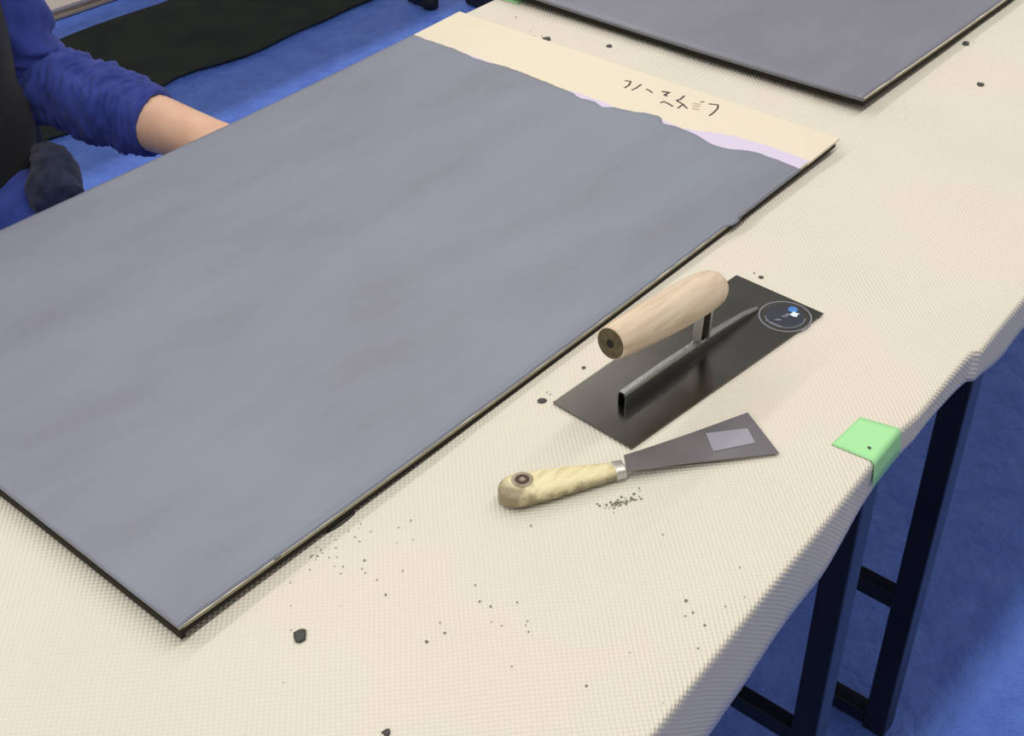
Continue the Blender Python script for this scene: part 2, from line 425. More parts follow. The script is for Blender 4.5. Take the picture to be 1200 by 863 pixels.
def tab_v(pxs, z): return sorted((at(a, b, z).y, at(a, b, z).x) for a, b in pxs)
GREY = tab_v([(492, 44), (530, 57), (560, 70), (597, 80), (641, 97), (657, 104), (670, 109), (683, 117), (696, 119), (706, 126), (721, 126.5), (743, 132), (757, 133), (773, 137), (778, 145), (795, 150), (817, 159), (835, 170), (853, 175), (872, 177), (890, 180), (919, 191), (941, 200)], .011)
LAV = tab_v([(560, 68), (655, 104), (672, 107.5), (690, 114), (712, 121.5), (718, 126), (740, 132), (770, 138), (785, 145), (800, 151), (817, 154), (835, 156), (860, 161), (900, 172), (946, 189)], .011)
gu = lambda y: lerp(GREY, y) + .0012 * nz(y * 90, 2) + .0022 * math.exp(-((y - .27) / .06) ** 2) * nz(y * 330, 9)
xd = at(850, 265, .01).x
def lo_v(x):
    w = max(0, min(1, (x - xd) / .008)); b = .0003 + .0012 * abs(nz(x * 35, 1))
    return Y0 + b * (1 - w) - w * (.0012 + .0016 * abs(nz(x * 30, 7)) + .003 * math.exp(-((x - xd - .012) / .012) ** 2))
v, f = coat_mesh(lambda y: X0 - .0006 + .0006 * nz(y * 40, 3), gu, lo_v, lambda x: Y1 + .0006 + .0004 * nz(x * 30, 6), zb, .0016, 200, 110)
obj('skim_coat', v, f, M['coat'], bd, smooth=True)
# lavender undercoat left bare between the grey and the cream
V, F = [], []
ny = 160
for k in range(ny + 1):
    y = Y0 + .001 + (Y1 - Y0 - .002) * k / ny; a = lerp(GREY, y) - .006; b = max(lerp(LAV, y) + .0006 * nz(y * 160, 8), a + .001)
    for q, w in enumerate((0, .5, 1)):
        x = a + (b - a) * w; V.append(Vector((x, y, TZ + zb(x, y) + (.0006, .0006, .0001)[q])))
for k in range(ny):
    for q in (0, 1): F.append((k * 3 + q, (k + 1) * 3 + q, (k + 1) * 3 + q + 1, k * 3 + q + 1))
obj('undercoat', V, F, M['lav'], bd, smooth=True)
# dark lip of smeared mortar along the near long side, and chips
def smear(cx, y0, ln, w, material, parent, zfun, h=.0012, seed=0, ang=0, name='mortar_smear'):
    n = 22; out = []
    for k in range(n):
        a = 2 * PI * k / n; r = 1 + .35 * nz(math.cos(a) * 2, math.sin(a) * 2, seed)
        x = ln / 2 * math.cos(a) * r; y = w / 2 * math.sin(a) * r
        out.append((cx + x * math.cos(ang) - y * math.sin(ang), y0 + x * math.sin(ang) + y * math.cos(ang)))
    V = [Vector((a, b, TZ + zfun(a, b))) for a, b in out]
    V += [Vector((cx + (a - cx) * .75, y0 + (b - y0) * .75, TZ + zfun(a, b) + h)) for a, b in out] + [Vector((cx, y0, TZ + zfun(cx, y0) + h * 1.1))]
    F = [tuple(range(n))[::-1]] + [(k, (k + 1) % n, n + (k + 1) % n, n + k) for k in range(n)] + [(n + k, n + (k + 1) % n, 2 * n) for k in range(n)]
    return obj(name, V, F, material, parent, smooth=True)
flat = lambda a, b: .0004
for (px, py, ln, w, sd_) in ((397, 610, .034, .011, 1), (378, 622, .02, .006, 9), (592, 466, .017, .0035, 2), (478, 545, .02, .005, 3), (350, 640, .03, .004, 5), (610, 452, .03, .004, 6)):
    p = at(px, py, 0); smear(p.x, p.y, ln, w, M['drip'], bd, flat, seed=sd_)
for (px, py, ln, w) in ((325, 652, .006, .003), (872, 247, .02, .003)):
    p = at(px, py, .014); smear(p.x, p.y, ln, w, M['ridge'], bd, lambda a, b: zb(a, b) + .0014, seed=px, ang=.05, name='mortar_ridge')
# handwriting
def px5(a, b): return at(720 + a / 8.571, 85 + b / 8.571, .0115)
def stroke(pts, w0, material, parent, name='pen_stroke', dz=.00025):
    P = []; w = w0 * 1.3
    Q = [px5(*p) for p in pts]
    for a, b in zip(Q, Q[1:]): P += [a.lerp(b, k / 3) for k in range(3)]
    P.append(Q[-1]); V, F = [], []
    for i, p in enumerate(P):
        t = (P[min(i + 1, len(P) - 1)] - P[max(0, i - 1)]); t.z = 0; t.normalize(); s = Vector((-t.y, t.x, 0)) * w / 2
        z = TZ + zb(p.x, p.y) + dz
        for q in (p + s, p - s): V.append(Vector((q.x, q.y, z)))
        for q in (p + s, p - s): V.append(Vector((q.x, q.y, z - dz + .00002)))
    for i in range(len(P) - 1):
        a = 4 * i; b = a + 4
        F += [(a, a + 1, b + 1, b), (a, b, b + 2, a + 2), (a + 1, a + 3, b + 3, b + 1)]
    return obj(name, V, F, material, parent)
hw = None
for w, pts in ((.0016, [(105, 95), (165, 102), (145, 140), (100, 165)]), (.0015, [(270, 133), (215, 170), (172, 186)]), (.0014, [(318, 178), (345, 190), (382, 215)]),
          (.0019, [(475, 205), (555, 214), (500, 238), (530, 250)]), (.0015, [(462, 314), (495, 300), (545, 324), (588, 350)]), (.0017, [(700, 250), (660, 285), (620, 292)]),
          (.0015, [(625, 296), (690, 330), (635, 368)]), (.0014, [(690, 330), (708, 352), (732, 372)]), (.0011, [(860, 312), (905, 310)]), (.0015, [(945, 330), (1040, 342), (1035, 378), (990, 420), (950, 445)])):
    stroke(pts, w, M['ink'], pn)
for pts in ([(790, 322), (862, 338)], [(782, 345), (860, 358)], [(780, 368), (850, 385)]): stroke(pts, .0018, M['smudge'], pn)

# far board
BH2 = .0168
c2 = at(1012, 116, BH2)
def zb2(x, y): return BH2 - .003 * (1 - ((y - .27) / .26) ** 2) - .005 * (1 - max(0, 1 - (x - c2.x) / .4) ** 2)
bd2 = thing('coated_board', 'fully grey coated board at the top of the photo', 'board', (c2.x + .43, .27, TZ))
X2, X3, Y2, Y3 = c2.x, c2.x + .86, c2.y, c2.y + .52
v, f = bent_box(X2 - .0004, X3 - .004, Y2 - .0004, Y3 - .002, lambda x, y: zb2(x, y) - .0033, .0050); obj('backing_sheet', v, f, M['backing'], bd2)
v, f = bent_box(X2, X3, Y2, Y3, zb2, .003); p2 = obj('panel', v, f, M['panel'], bd2); p2.data.materials.append(M['panel_edge'])
for p in p2.data.polygons:
    if abs(p.normal.z) < .5: p.material_index = 1
v, f = coat_mesh(lambda y: X2 - .0008 + .0008 * nz(y * 40, 5), lambda y: X3 - .002, lambda x: Y2 + .0012 + .0008 * nz(x * 40, 11), lambda x: Y3 - .001, zb2, .0018, 110, 60)
obj('skim_coat', v, f, M['coat2'], bd2, smooth=True)
v, f = bent_box(X2 - .0007, X2 + .001, Y2, Y3, lambda x, y: zb2(X2, y) + .0006, .0034, 1, 40); obj('mortar_edge', v, f, M['ridge'], bd2)
# ------------------------------------------------------------------ plastering trowel
T = [at(863, 323, .002), at(965, 368, .002), at(740, 526, .002), at(648, 472, .002)]
tc = sum(T, Vector()) / 4
tr = thing('plastering_trowel', 'steel plastering trowel with round pale wooden handle lying beside near board', 'trowel', (tc.x, tc.y, TZ + .0006))
v, f = prism([(p.x, p.y) for p in T], TZ + .0016, TZ + .0026); obj('blade', v, f, M['blade'], tr)
A = Vector((.3640, -.0858, TZ)); B = Vector((.5400, -.0985, TZ)); ax = (B - A).normalized(); sd2 = Vector((-ax.y, ax.x, 0)); up = Vector((0, 0, 1))
def section_sweep(prof, stations):
    """closed profile (side, height) carried along (point, scale) stations"""
    V, F = [], []; n = len(prof)
    for p, sy, sz in stations:
        for a, b in prof: V.append(p + sd2 * a * sy + up * b * sz)
    for i in range(len(stations) - 1):
        for k in range(n): F.append((i * n + k, i * n + (k + 1) % n, (i + 1) * n + (k + 1) % n, (i + 1) * n + k))
    F.append(tuple(range(n))[::-1]); F.append(tuple((len(stations) - 1) * n + k for k in range(n)))
    return V, F
# folded channel: rounded inverted U, open at the near end
W_, H_, t_ = .0042, .0125, .001
prof = [(-W_, 0), (-W_, H_ * .7), (-W_ * .6, H_), (W_ * .6, H_), (W_, H_ * .7), (W_, 0), (W_ - t_, 0), (W_ - t_, H_ * .66), (W_ * .5, H_ - t_), (-W_ * .5, H_ - t_), (-W_ + t_, H_ * .66), (-W_ + t_, 0)]
L = (B - A).length; zt = Vector((0, 0, .0026))
st = [(A + zt, 1, 1), (A + ax * L * .3 + zt, 1, 1.0), (A + ax * L * .62 + zt, .95, .85), (A + ax * L * .9 + zt, .7, .5), (B + zt, .45, .2)]
v, f = section_sweep(prof, st); obj('channel', v, f, M['steel'], tr, bevel=.0004)
v, f = box(A + ax * .012 + zt + up * .0055, (.004, .0062, .0095), Matrix.Rotation(math.atan2(ax.y, ax.x), 3, 'Z')); obj('channel_shadow_plug', v, f, M['hollow'], tr).name = 'channel_shade_plug'  # dark plug stands in for shade inside the open channel end
# neck: folded strip rising from the channel to the handle
N0 = Vector((.4615, -.0928, TZ + .012)); N1 = Vector((.4640, -.0930, TZ + .052))
H0 = Vector((.3465, -.0862, TZ + .0728)); H1 = Vector((.4800, -.0945, TZ + .0588)); hx = (H1 - H0).normalized()
def strip(p, q, a, b): # a along ax, b along side
    V = []
    for c in (p, q):
        for i, j in ((-1, -1), (1, -1), (1, 1), (-1, 1)): V.append(c + ax * a * i + sd2 * b * j)
    return V, [(0, 1, 2, 3), (4, 7, 6, 5), (0, 4, 5, 1), (1, 5, 6, 2), (2, 6, 7, 3), (3, 7, 4, 0)]
nk = merge([strip(N0 + ax * .0055 - up * .002, N1 + ax * .0055, .0011, .0045), strip(N0 - ax * .0055 - up * .001, N1 - ax * .0055, .0009, .0042), strip(N0 + sd2 * .0038 - up * .001, N1 + sd2 * .0038, .0055, .0006)])
nko = obj('neck', *nk, M['satin'], tr, bevel=.0004)
v, f = strip(N0 + sd2 * .002, N1 + sd2 * .002, .0045, .0006); obj('neck_shade', v, f, M['hollow'], nko)  # dark plate stands in for shade between the neck flanges
v, f = loft([N0 - ax * .009 + up * .0005, N0 - ax * .009 + up * .0022, N0 - ax * .009 + up * .0034], [.0032, .003, .0014], 16); obj('rivet', v, f, M['steel'], tr, smooth=True)
# handle
prof_h = [(0, .0128), (.04, .0138), (.15, .0148), (.35, .0163), (.55, .0172), (.72, .0172), (.85, .0164), (.93, .0148), (.97, .0122), (.99, .0085), (1.0, .003)]
hl = (H1 - H0).length
pts, rad = [], []
for s_ in [0, .02] + [k / 30 for k in range(1, 28)] + [.93, .95, .97, .985, .995, 1.0]:
    pts.append(H0 + hx * hl * s_); rad.append(lerp(prof_h, s_))
v, f = loft(pts, rad, 40); hd = obj('handle', v, f, M['wood'], tr, smooth=True, )
v, f = loft([H0 - hx * .0006, H0 + hx * .002], [.0120, .0126], 32); eg = obj('handle_end', v, f, M['endgrain'], hd)
v, f = loft([H0 - hx * .0009, H0 + hx * .001], [.0034, .0034], 16); obj('end_hole', v, f, M['hollow'], hd)
# round maker's mark, printed flat
mk = at(920, 371, .0026); mk.z = TZ + .0026
def disc(c, r0, r1, z, material, name, parent, a0=0, a1=2 * PI, n=40, sx=1):
    V, F = [], []
    for k in range(n + 1):
        a = a0 + (a1 - a0) * k / n
        for r in (r0, r1):
            for dz in (0, .00012): V.append(c + Vector((r * math.cos(a), r * math.sin(a) * sx, z + dz)))
    for k in range(n):
        i = 4 * k; j = i + 4
        F += [(i + 1, i + 3, j + 3, j + 1), (i + 2, j + 2, j + 3, i + 3), (i, i + 1, j + 1, j)]
    return obj(name, V, F, material, parent)
R_ = .0225
lg = disc(mk, .0005, R_ * .72, 0, M['logo'], 'printed_disc', tr)
disc(mk, R_ * .94, R_, 0, M['logo_line'], 'printed_ring', lg)
disc(mk, R_ * .72, R_ * .76, .00012, M['logo_line'], 'printed_ring', lg, a0=2.2, a1=5.2)
w1 = at(929, 363, .003); w2 = at(931, 369, .003)
w1.z = w2.z = TZ + .0028
def blot(c, pts, z0, material, name):
    v, f = prism([(c.x + p[0] * .001, c.y + p[1] * .001) for p in pts], z0 - .0003, z0); return obj(name, v, f, material, lg)
blot(w1, [(-4, -2), (-1, -4.4), (3, -3.6), (4.6, 0), (3, 3.6), (-1, 4), (-4, 2)], TZ + .0031, M['logo_blue'], 'blue_mark')
blot(w2, [(-3.4, -1), (-1.6, -3.6), (.8, -2.4), (3.4, -3), (2.8, .6), (3.6, 3), (0, 2.6), (-2.6, 3.2)], TZ + .0034, M['logo_white'], 'pale_mark')
a_, b_ = at(897, 375, .003), at(918, 384, .003); dd = (b_ - a_); cc = (a_ + b_) / 2
v, f = box((cc.x, cc.y, TZ + .0028), (dd.length, .0012, .0002), Matrix.Rotation(math.atan2(dd.y, dd.x), 3, 'Z')); obj('printed_line', v, f, M['logo_line'], lg)
for k in range(5):
    q = mk + Vector((-.008 + .004 * k, .002 - .0009 * k, .00018)); v, f = box(q, (.002, .005, .0001), Matrix.Rotation(.7, 3, 'Z')); obj('printed_glyph', v, f, M['logo_line'], lg) if k in (0, 2, 3) else None
# ------------------------------------------------------------------ scraper
S0 = at(584, 571, .016); S1 = at(731, 543, .012); S0.z = S1.z = TZ
sc = thing('paint_scraper', 'wide-bladed scraper with worn yellowish wooden handle lying below the trowel', 'scraper', ((S0.x + S1.x) / 2, (S0.y + S1.y) / 2, TZ + .0006))
sa = (S1 - S0).normalized(); sn = Vector((-sa.y, sa.x, 0)); SL = (S1 - S0).length
HW = [(0, .0), (.01, .0045), (.04, .0085), (.09, .0115), (.15, .0130), (.22, .0137), (.35, .0130), (.5, .0115), (.7, .0092), (.85, .0076), (.93, .0070), (1, .0068)]
HT = [(0, .0150), (.3, .0155), (.6, .0140), (.85, .0115), (1, .0105)]
def hwid(s):
    d = s * SL; rr = .0137
    return math.sqrt(max(0, rr * rr - (rr - d) ** 2)) if d < rr else lerp(HW, max(s, .22) if s < .22 else s)
def sp_(s, side, z): return S0 + sa * SL * s + sn * side + Vector((0, 0, z))
def handle_part(s0, s1, n, grow=0, inset=.88):
    V, F = [], []; m_ = 16
    for i in range(n + 1):
        s = s0 + (s1 - s0) * (i / n) ** (2.0 if s0 == 0 else 1); w = max(hwid(s), .0004) + grow; h = lerp(HT, s) + grow; b0 = .0008
        if s < .12: 
            k = math.sqrt(max(0, 1 - ((.12 - s) / .125) ** 2)); hh = (h - b0) / 2 * (.72 + .28 * k)
        else: hh = (h - b0) / 2
        for k in range(m_):
            a = 2 * PI * k / m_; c, q = math.cos(a), math.sin(a); e = .62
            V.append(sp_(s, w * math.copysign(abs(c) ** e, c), b0 + hh + hh * math.copysign(abs(q) ** e, q)))
    for i in range(n):
        for k in range(m_): F.append((i * m_ + k, i * m_ + (k + 1) % m_, (i + 1) * m_ + (k + 1) % m_, (i + 1) * m_ + k))
    F.append(tuple(range(m_))[::-1]); F.append(tuple(n * m_ + k for k in range(m_)))
    return V, F
v, f = handle_part(0, .94, 60); sh = obj('handle', v, f, M['ywood'], sc, smooth=True)
# grey worn butt of the handle painted per face, and the countersunk hole
hc = at(612, 562, .0155); hc.z = TZ
def ring(c, r0, r1, z0, z1, n=28):
    V, F = [], []
    for k in range(n):
        a = 2 * PI * k / n; d = Vector((math.cos(a), math.sin(a), 0))
        V += [c + d * r1 + up * z0, c + d * (r0 + r1) / 2 + up * z1, c + d * r0 + up * z0, c + d * r0 + up * (z0 - .003)]
    for k in range(n):
        j = (k + 1) % n
        for q in range(3): F.append((4 * k + q, 4 * j + q, 4 * j + q + 1, 4 * k + q + 1))
    return V, F
v, f = ring(hc, .0048, .0080, .01545, .0160); obj('hole_rim', v, f, M['stain'], sh, smooth=True)
v, f = loft([hc + up * .0146, hc + up * .01565], [.0052, .0052], 24); obj('hanging_hole', v, f, M['rust'], sh)
v, f = loft([hc + up * .0150, hc + up * .01570], [.0022, .0022], 16); obj('hole_centre', v, f, M['stain'], sh)
v, f = handle_part(.92, 1.0, 8, .0005); fe = obj('ferrule', v, f, M['satin'], sc, smooth=True)
# blade: springs out of the ferrule and comes down to the tip
q = {}
q['a'] = at(731, 535.5, .0085); q['b'] = at(734, 552.5, .0085); q['c'] = at(876, 485, .0012); q['d'] = at(913, 533, .0012)
V, F = [], []; n = 14
for i in range(n + 1):
    w = i / n; e1 = q['a'].lerp(q['c'], w); e2 = q['b'].lerp(q['d'], w)
    zz = TZ + .0088 - .0070 * (w ** .8)
    e1.z = e2.z = zz
    flare = .0012 * math.sin(w * PI)
    d = (e2 - e1).normalized(); e1 += d * flare * .4; e2 -= d * flare
    for p_ in (e1, e2):
        V.append(p_.copy()); V.append(p_ + up * (.0014 - .0006 * w))
for i in range(n):
    a = 4 * i; b = a + 4
    F += [(a, a + 2, b + 2, b), (a + 1, b + 1, b + 3, a + 3), (a, b, b + 1, a + 1), (a + 2, a + 3, b + 3, b + 2)]
F += [(0, 1, 3, 2), (4 * n, 4 * n + 2, 4 * n + 3, 4 * n + 1)]
sb = obj('blade', V, F, M['scraper'], sc)
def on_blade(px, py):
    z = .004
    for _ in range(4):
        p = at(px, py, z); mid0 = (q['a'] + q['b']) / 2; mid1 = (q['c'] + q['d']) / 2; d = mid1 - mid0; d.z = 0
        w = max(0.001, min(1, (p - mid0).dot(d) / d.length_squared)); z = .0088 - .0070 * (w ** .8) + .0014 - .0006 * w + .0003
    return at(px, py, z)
L4 = [on_blade(*p) for p in ((827, 508), (876, 502), (885, 519), (836, 529))]  # flat pale grey rectangle set on the blade
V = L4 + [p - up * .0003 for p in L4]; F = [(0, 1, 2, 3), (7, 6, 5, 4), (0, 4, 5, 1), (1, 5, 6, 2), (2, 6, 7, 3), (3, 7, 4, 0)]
lb = obj('pale_patch', V, F, M['label'], sb); lb['label'] = 'pale grey rectangle on the blade'
# ------------------------------------------------------------------ green tape
def tape_mesh(c0, c1, c2_, c3, drop):
    """c0-c1 inner edge on top, c2-c3 at the fold; then down the hem by drop"""
    V, F = [], []; n, m_ = 8, 8
    for i in range(n + 1):
        w = i / n; a = c0.lerp(c1, w); b = c3.lerp(c2_, w)
        for j in range(m_ + 1):
            p = a.lerp(b, j / m_); p.z = TZ + cloth_z(p.x, p.y) + .0008; V.append(p)
        fy = lerp(FOLD, b.x); zz = TZ + cloth_z(b.x, fy)
        for ang in (15, 45, 75, 90):
            r = .0047; V.append(Vector((b.x, fy + .0035 - r * math.sin(math.radians(ang)), zz - .0035 + r * math.cos(math.radians(ang)))))
        V.append(Vector((b.x, fy - .0026, zz - .005 - drop * .5))); V.append(Vector((b.x, fy - .0032, zz - .005 - drop)))
    r_ = m_ + 7
    for i in range(n):
        for j in range(r_ - 1): F.append((i * r_ + j, (i + 1) * r_ + j, (i + 1) * r_ + j + 1, i * r_ + j + 1))
    return V, F
g = [at(1008, 490), at(974, 522), Vector((.430, -.262, TZ)), Vector((.476, -.262, TZ))]
v, f = tape_mesh(g[0], g[1], g[2], g[3], .019)
tpo = obj('tape_piece', v, f, M['green'], smooth=True); sdm = tpo.modifiers.new('thickness', 'SOLIDIFY'); sdm.thickness = .0002; sdm.offset = 1
meta(tpo, 'light green tape square folded over the near table edge', 'tape')
v, f = box((.945, .515, TZ + .0011), (.05, .036, .0004), Matrix.Rotation(.1, 3, 'Z')); tq = obj('tape_piece', v, f, M['green'])
meta(tq, 'small green tape scrap at the far corner of the table, top of photo', 'tape')
# ------------------------------------------------------------------ crumbs of dried mortar
def crumb_mesh(c, r, seed, h=.5, ang=0, el=1.0):
    V, F = [], []; n = 9
    for j, (rr, zz) in enumerate(((1, 0), (1.02, .35), (.7, .8), (0.25, 1))):
        for k in range(n):
            a = 2 * PI * k / n; q_ = rr * r * (1 + .45 * nz(math.cos(a) * 1.7 + seed, math.sin(a) * 1.7, seed))
            x, y = q_ * math.cos(a) * el, q_ * math.sin(a)
            V.append(c + Vector((x * math.cos(ang) - y * math.sin(ang), x * math.sin(ang) + y * math.cos(ang), zz * r * h)))
    for j in range(3):
        for k in range(n): F.append((j * n + k, j * n + (k + 1) % n, (j + 1) * n + (k + 1) % n, (j + 1) * n + k))
    F.append(tuple(range(n))[::-1]); F.append(tuple(3 * n + k for k in range(n)))
    return V, F
CR = [(352, 745, .0042, 'largest dark mortar crumb, below the near corner of the near board', 1.5), (453, 859, .0026, 'dark mortar crumb at the very bottom edge of the photo', 1),
      (635, 470, .0028, 'dark hooked mortar crumb at the left corner of the trowel blade', 1.4), (640, 47, .0050, 'dark mortar crumb by the far edge of the cream strip', 1.3),
      (714, 54, .0032, 'dark mortar crumb between the two boards', 1.1), (616, 44, .0034, 'small faint mortar crumb left of the one on the cream strip edge', 1),
      (1132, 51, .0036, 'mortar crumb beside the right edge of the far board', 1.5), (1149, 99, .0036, 'mortar crumb alone on bare cloth at top right', 1.1),
      (892, 325, .0020, 'mortar crumb just above the far corner of the trowel blade', 1.3), (684, 431, .0016, 'small mortar crumb left of the trowel handle end', 1),
      (1019, 525, .0014, 'tiny dark mortar crumb on the green tape', 1)]
for k, (a, b, r, lab, el) in enumerate(CR):
    z = .0006 if k != 10 else .0014
    p = at(a, b, z); v, f = crumb_mesh(p, r, k * 3.1, ang=.6 + k, el=el)
    meta(obj('mortar_crumb', v, f, M['drip'], smooth=True), lab, 'crumb')
parts_ = []
def speck(px, py, r):
    p = at(px, py, .0006); parts_.append(crumb_mesh(p, r, px * .37 + py, h=.35, ang=px))
for (a, b) in ((372, 652), (364, 653), (427, 657), (557, 686), (452, 697), (562, 705), (606, 706), (521, 742), (645, 462), (884, 320), (1141, 49), (641, 460), (622, 37), (605, 20), (803, 722), (812, 718), (826, 733), (804, 704), (687, 804), (575, 711), (500, 752), (818, 760)): speck(a, b, random.uniform(.0006, .0011))
for k in range(46):
    w = random.gauss(0, 1); speck(727 + 12 * w, 588 - 3 * w + random.gauss(0, 4), random.uniform(.0004, .0010))
for k in range(30): speck(390 + random.gauss(0, 30), 640 + random.gauss(0, 18), random.uniform(.0003, .0006))
for k in range(30): speck(random.uniform(330, 900), random.uniform(600, 850), random.uniform(.0003, .0007))
for k in range(12): speck(625 + random.gauss(0, 14), 46 + random.gauss(0, 5), random.uniform(.0005, .0012))
v, f = merge(parts_); meta(obj('mortar_specks', v, f, M['speck'], smooth=True), 'scatter of tiny grey mortar specks on the beige cloth', 'specks', kind='stuff')
# ------------------------------------------------------------------ stack of boards lying on the tarp, far left
M['pale'] = mat('pale_pinkish_board', srgb(206, 194, 186), .6)
M['pale2'] = mat('tan_board', srgb(176, 160, 140), .6)
lab3 = ['bottom tan board of the flat stack on the tarp behind the shoulder', 'middle tan board of the flat stack on the tarp behind the shoulder', 'top pale pinkish board of the flat stack on the tarp behind the shoulder']
for k in range(3):
    v, f = box((1.55 + .004 * k, 2.775 + .004 * (k % 2), .006 + .010 * k + .005), (.92, .62, .0092), Matrix.Rotation(-.05 - .01 * k, 3, 'Z'))
    o = obj('plaster_board', v, f, M['pale'] if k == 2 else M['pale2'], bevel=.001)
    meta(o, lab3[k], 'board', 'boards stacked flat on the tarp')
# ------------------------------------------------------------------ seated person at the far side of the table
def fabric(name, c1, c2, scale=40, rough=.9):
    m = mat(name, c1, rough, spec=.15); t = NT(m); co = t.coord('Object')
    m.node_tree.nodes['Principled BSDF'].inputs['Sheen Weight'].default_value = .12
    t.col(t.ramp(t.noise(co, scale, 4, .6), [(.35, c1), (.65, c2)])); t.bump(t.noise(co, 500, 3), .0012, .5); return m
M['fleece'] = fabric('blue_fleece', srgb(48, 62, 136), srgb(62, 76, 156))
M['vest'] = fabric('black_vest', srgb(15, 17, 25), srgb(22, 25, 34))
M['trousers'] = fabric('blue_trousers', srgb(44, 62, 138), srgb(56, 74, 156))
M['apron'] = fabric('navy_cloth', srgb(20, 26, 48), srgb(38, 48, 76), 60)
m = mat('skin', srgb(218, 176, 150), .5, sub=.12); M['skin'] = m
t = NT(m); co = t.coord('Object'); t.col(t.ramp(t.noise(co, 30, 3), [(.3, srgb(214, 170, 142)), (.7, srgb(226, 186, 160))]))
M['hair'] = mat('dark_hair', srgb(30, 24, 22), .6)
M['eye'] = mat('eye_white', srgb(230, 228, 222), .3); M['pupil'] = mat('eye_dark', srgb(30, 22, 18), .2)
M['shoe'] = mat('black_shoe', srgb(24, 24, 28), .6)
PX, PY = .245, .90
pr = thing('person', 'person in blue fleece and dark vest seated behind the near board, arm reaching forward', 'person', (PX, PY, .004))
Z = lambda z: TZ + z
SHR = Vector((.392, .90, Z(.285))); ELR = Vector((.446, .865, Z(-.032))); WRR = Vector((.502, .600, Z(-.056)))
SHL = Vector((.085, .90, Z(.285))); ELL = Vector((.035, .86, Z(-.02))); WRL = Vector((.10, .61, Z(-.09)))
# body: skeleton grown into one continuous surface
J, E_, R = [], [], []
def node(p, r, parent=None):
    J.append(Vector(p)); R.append(r)
    if parent is not None: E_.append((parent, len(J) - 1))
    return len(J) - 1
pel = node((PX, .95, Z(-.16)), .115)
wst = node((PX, .94, Z(-.02)), .105, pel); chs = node((PX, .915, Z(.14)), .125, wst); cht = node((PX, .905, Z(.25)), .10, chs)
nek = node((PX, .89, Z(.335)), .055, cht); hdb = node((PX, .875, Z(.40)), .066, nek); hdm = node((PX, .865, Z(.475)), .084, hdb); hdt = node((PX, .87, Z(.54)), .068, hdm)
def arm(sh_, el_, wr_, sgn):
    c = node(sh_.lerp(Vector((PX, .905, Z(.27))), .35), .062, cht); s_ = node(sh_, .052, c)
    u = node(sh_.lerp(el_, .5), .043, s_); e = node(el_, .036, u); fo = node(el_.lerp(wr_, .35), .040, e); fo2 = node(el_.lerp(wr_, .68), .037, fo); w = node(wr_, .030, fo2)
    d = (wr_ - el_).normalized(); pc = wr_ + d * .045 + Vector((0, 0, -.006)); palm = node(pc, .030, w)
    side = d.cross(Vector((0, 0, 1))).normalized()
    kn = wr_ + d * .085 + Vector((0, 0, -.012))
    for k, (o_, ln) in enumerate(((-.028, .062), (-.0095, .075), (.0095, .070), (.028, .052))):
        b = node(kn + side * o_, .0105, palm); m1 = node(kn + side * o_ * 1.08 + d * ln * .45 - up * .008, .0088, b)
        m2 = node(kn + side * o_ * 1.1 + d * ln * .75 - up * .024, .008, m1); node(kn + side * o_ * 1.1 + d * ln * .88 - up * .040, .0068, m2)
    tb = node(wr_ + d * .03 - side * sgn * .026 - up * .008, .0135, palm); t1 = node(wr_ + d * .06 - side * sgn * .050 - up * .016, .0105, tb); node(wr_ + d * .088 - side * sgn * .052 - up * .024, .0085, t1)
arm(SHR, ELR, WRR, 1); arm(SHL, ELL, WRL, -1)
def leg(sx):
    h = node((PX + sx * .085, .93, Z(-.18)), .082, pel); k = node((PX + sx * .10, .52, Z(-.175)), .056, h)
    c = node((PX + sx * .105, .54, Z(-.38)), .052, k); a = node((PX + sx * .105, .55, Z(-.62)), .036, c)
    node((PX + sx * .115, .50, Z(-.655)), .034, a)
leg(1); leg(-1)
me = bpy.data.meshes.new('body'); off = base_of(pr)
me.from_pydata([tuple(j - off) for j in J], E_, [])
body = bpy.data.objects.new('body', me); COL.objects.link(body); body.parent = pr; me.materials.append(M['skin'])
md = body.modifiers.new('skin', 'SKIN'); md.use_smooth_shade = True
sv = me.skin_vertices[0].data if me.skin_vertices else None
if sv is None:
    bm = bmesh.new(); bm.from_mesh(me); bm.verts.layers.skin.verify(); bm.to_mesh(me); bm.free(); sv = me.skin_vertices[0].data
for k, r in enumerate(R): sv[k].radius = (r, r); sv[k].use_root = (k == 0)
ss = body.modifiers.new('sub', 'SUBSURF'); ss.levels = ss.render_levels = 2
# face features and hair
HC = Vector((PX, .865, Z(.465)))
def ell(c, r, nu=20, nv=14, fn=None):
    V, F = [], []
    for j in range(nv + 1):
        th = PI * j / nv
        for i in range(nu):
            a = 2 * PI * i / nu; d = Vector((math.sin(th) * math.cos(a), math.sin(th) * math.sin(a), math.cos(th))); k = fn(d) if fn else 1
            V.append(Vector(c) + Vector((d.x * r[0], d.y * r[1], d.z * r[2])) * k)
    for j in range(nv):
        for i in range(nu): F.append((j * nu + i, j * nu + (i + 1) % nu, (j + 1) * nu + (i + 1) % nu, (j + 1) * nu + i))
    return V, F
for sx in (-1, 1):
    v, f = ell(HC + Vector((sx * .031, -.070, .010)), (.0115, .009, .007)); ey = obj('eye', v, f, M['eye'], pr, smooth=True)
    v, f = ell(HC + Vector((sx * .031, -.0775, .009)), (.005, .004, .005), 12, 8); obj('pupil', v, f, M['pupil'], ey, smooth=True)
    v, f = ell(HC + Vector((sx * .083, .004, -.002)), (.010, .020, .030), fn=lambda d: 1 - .2 * max(0, d.z * -1)); obj('ear', v, f, M['skin'], pr, smooth=True)
v, f = ell(HC + Vector((0, -.090, -.014)), (.014, .018, .024), fn=lambda d: 1 + .2 * max(0, -d.z)); obj('nose', v, f, M['skin'], pr, smooth=True)
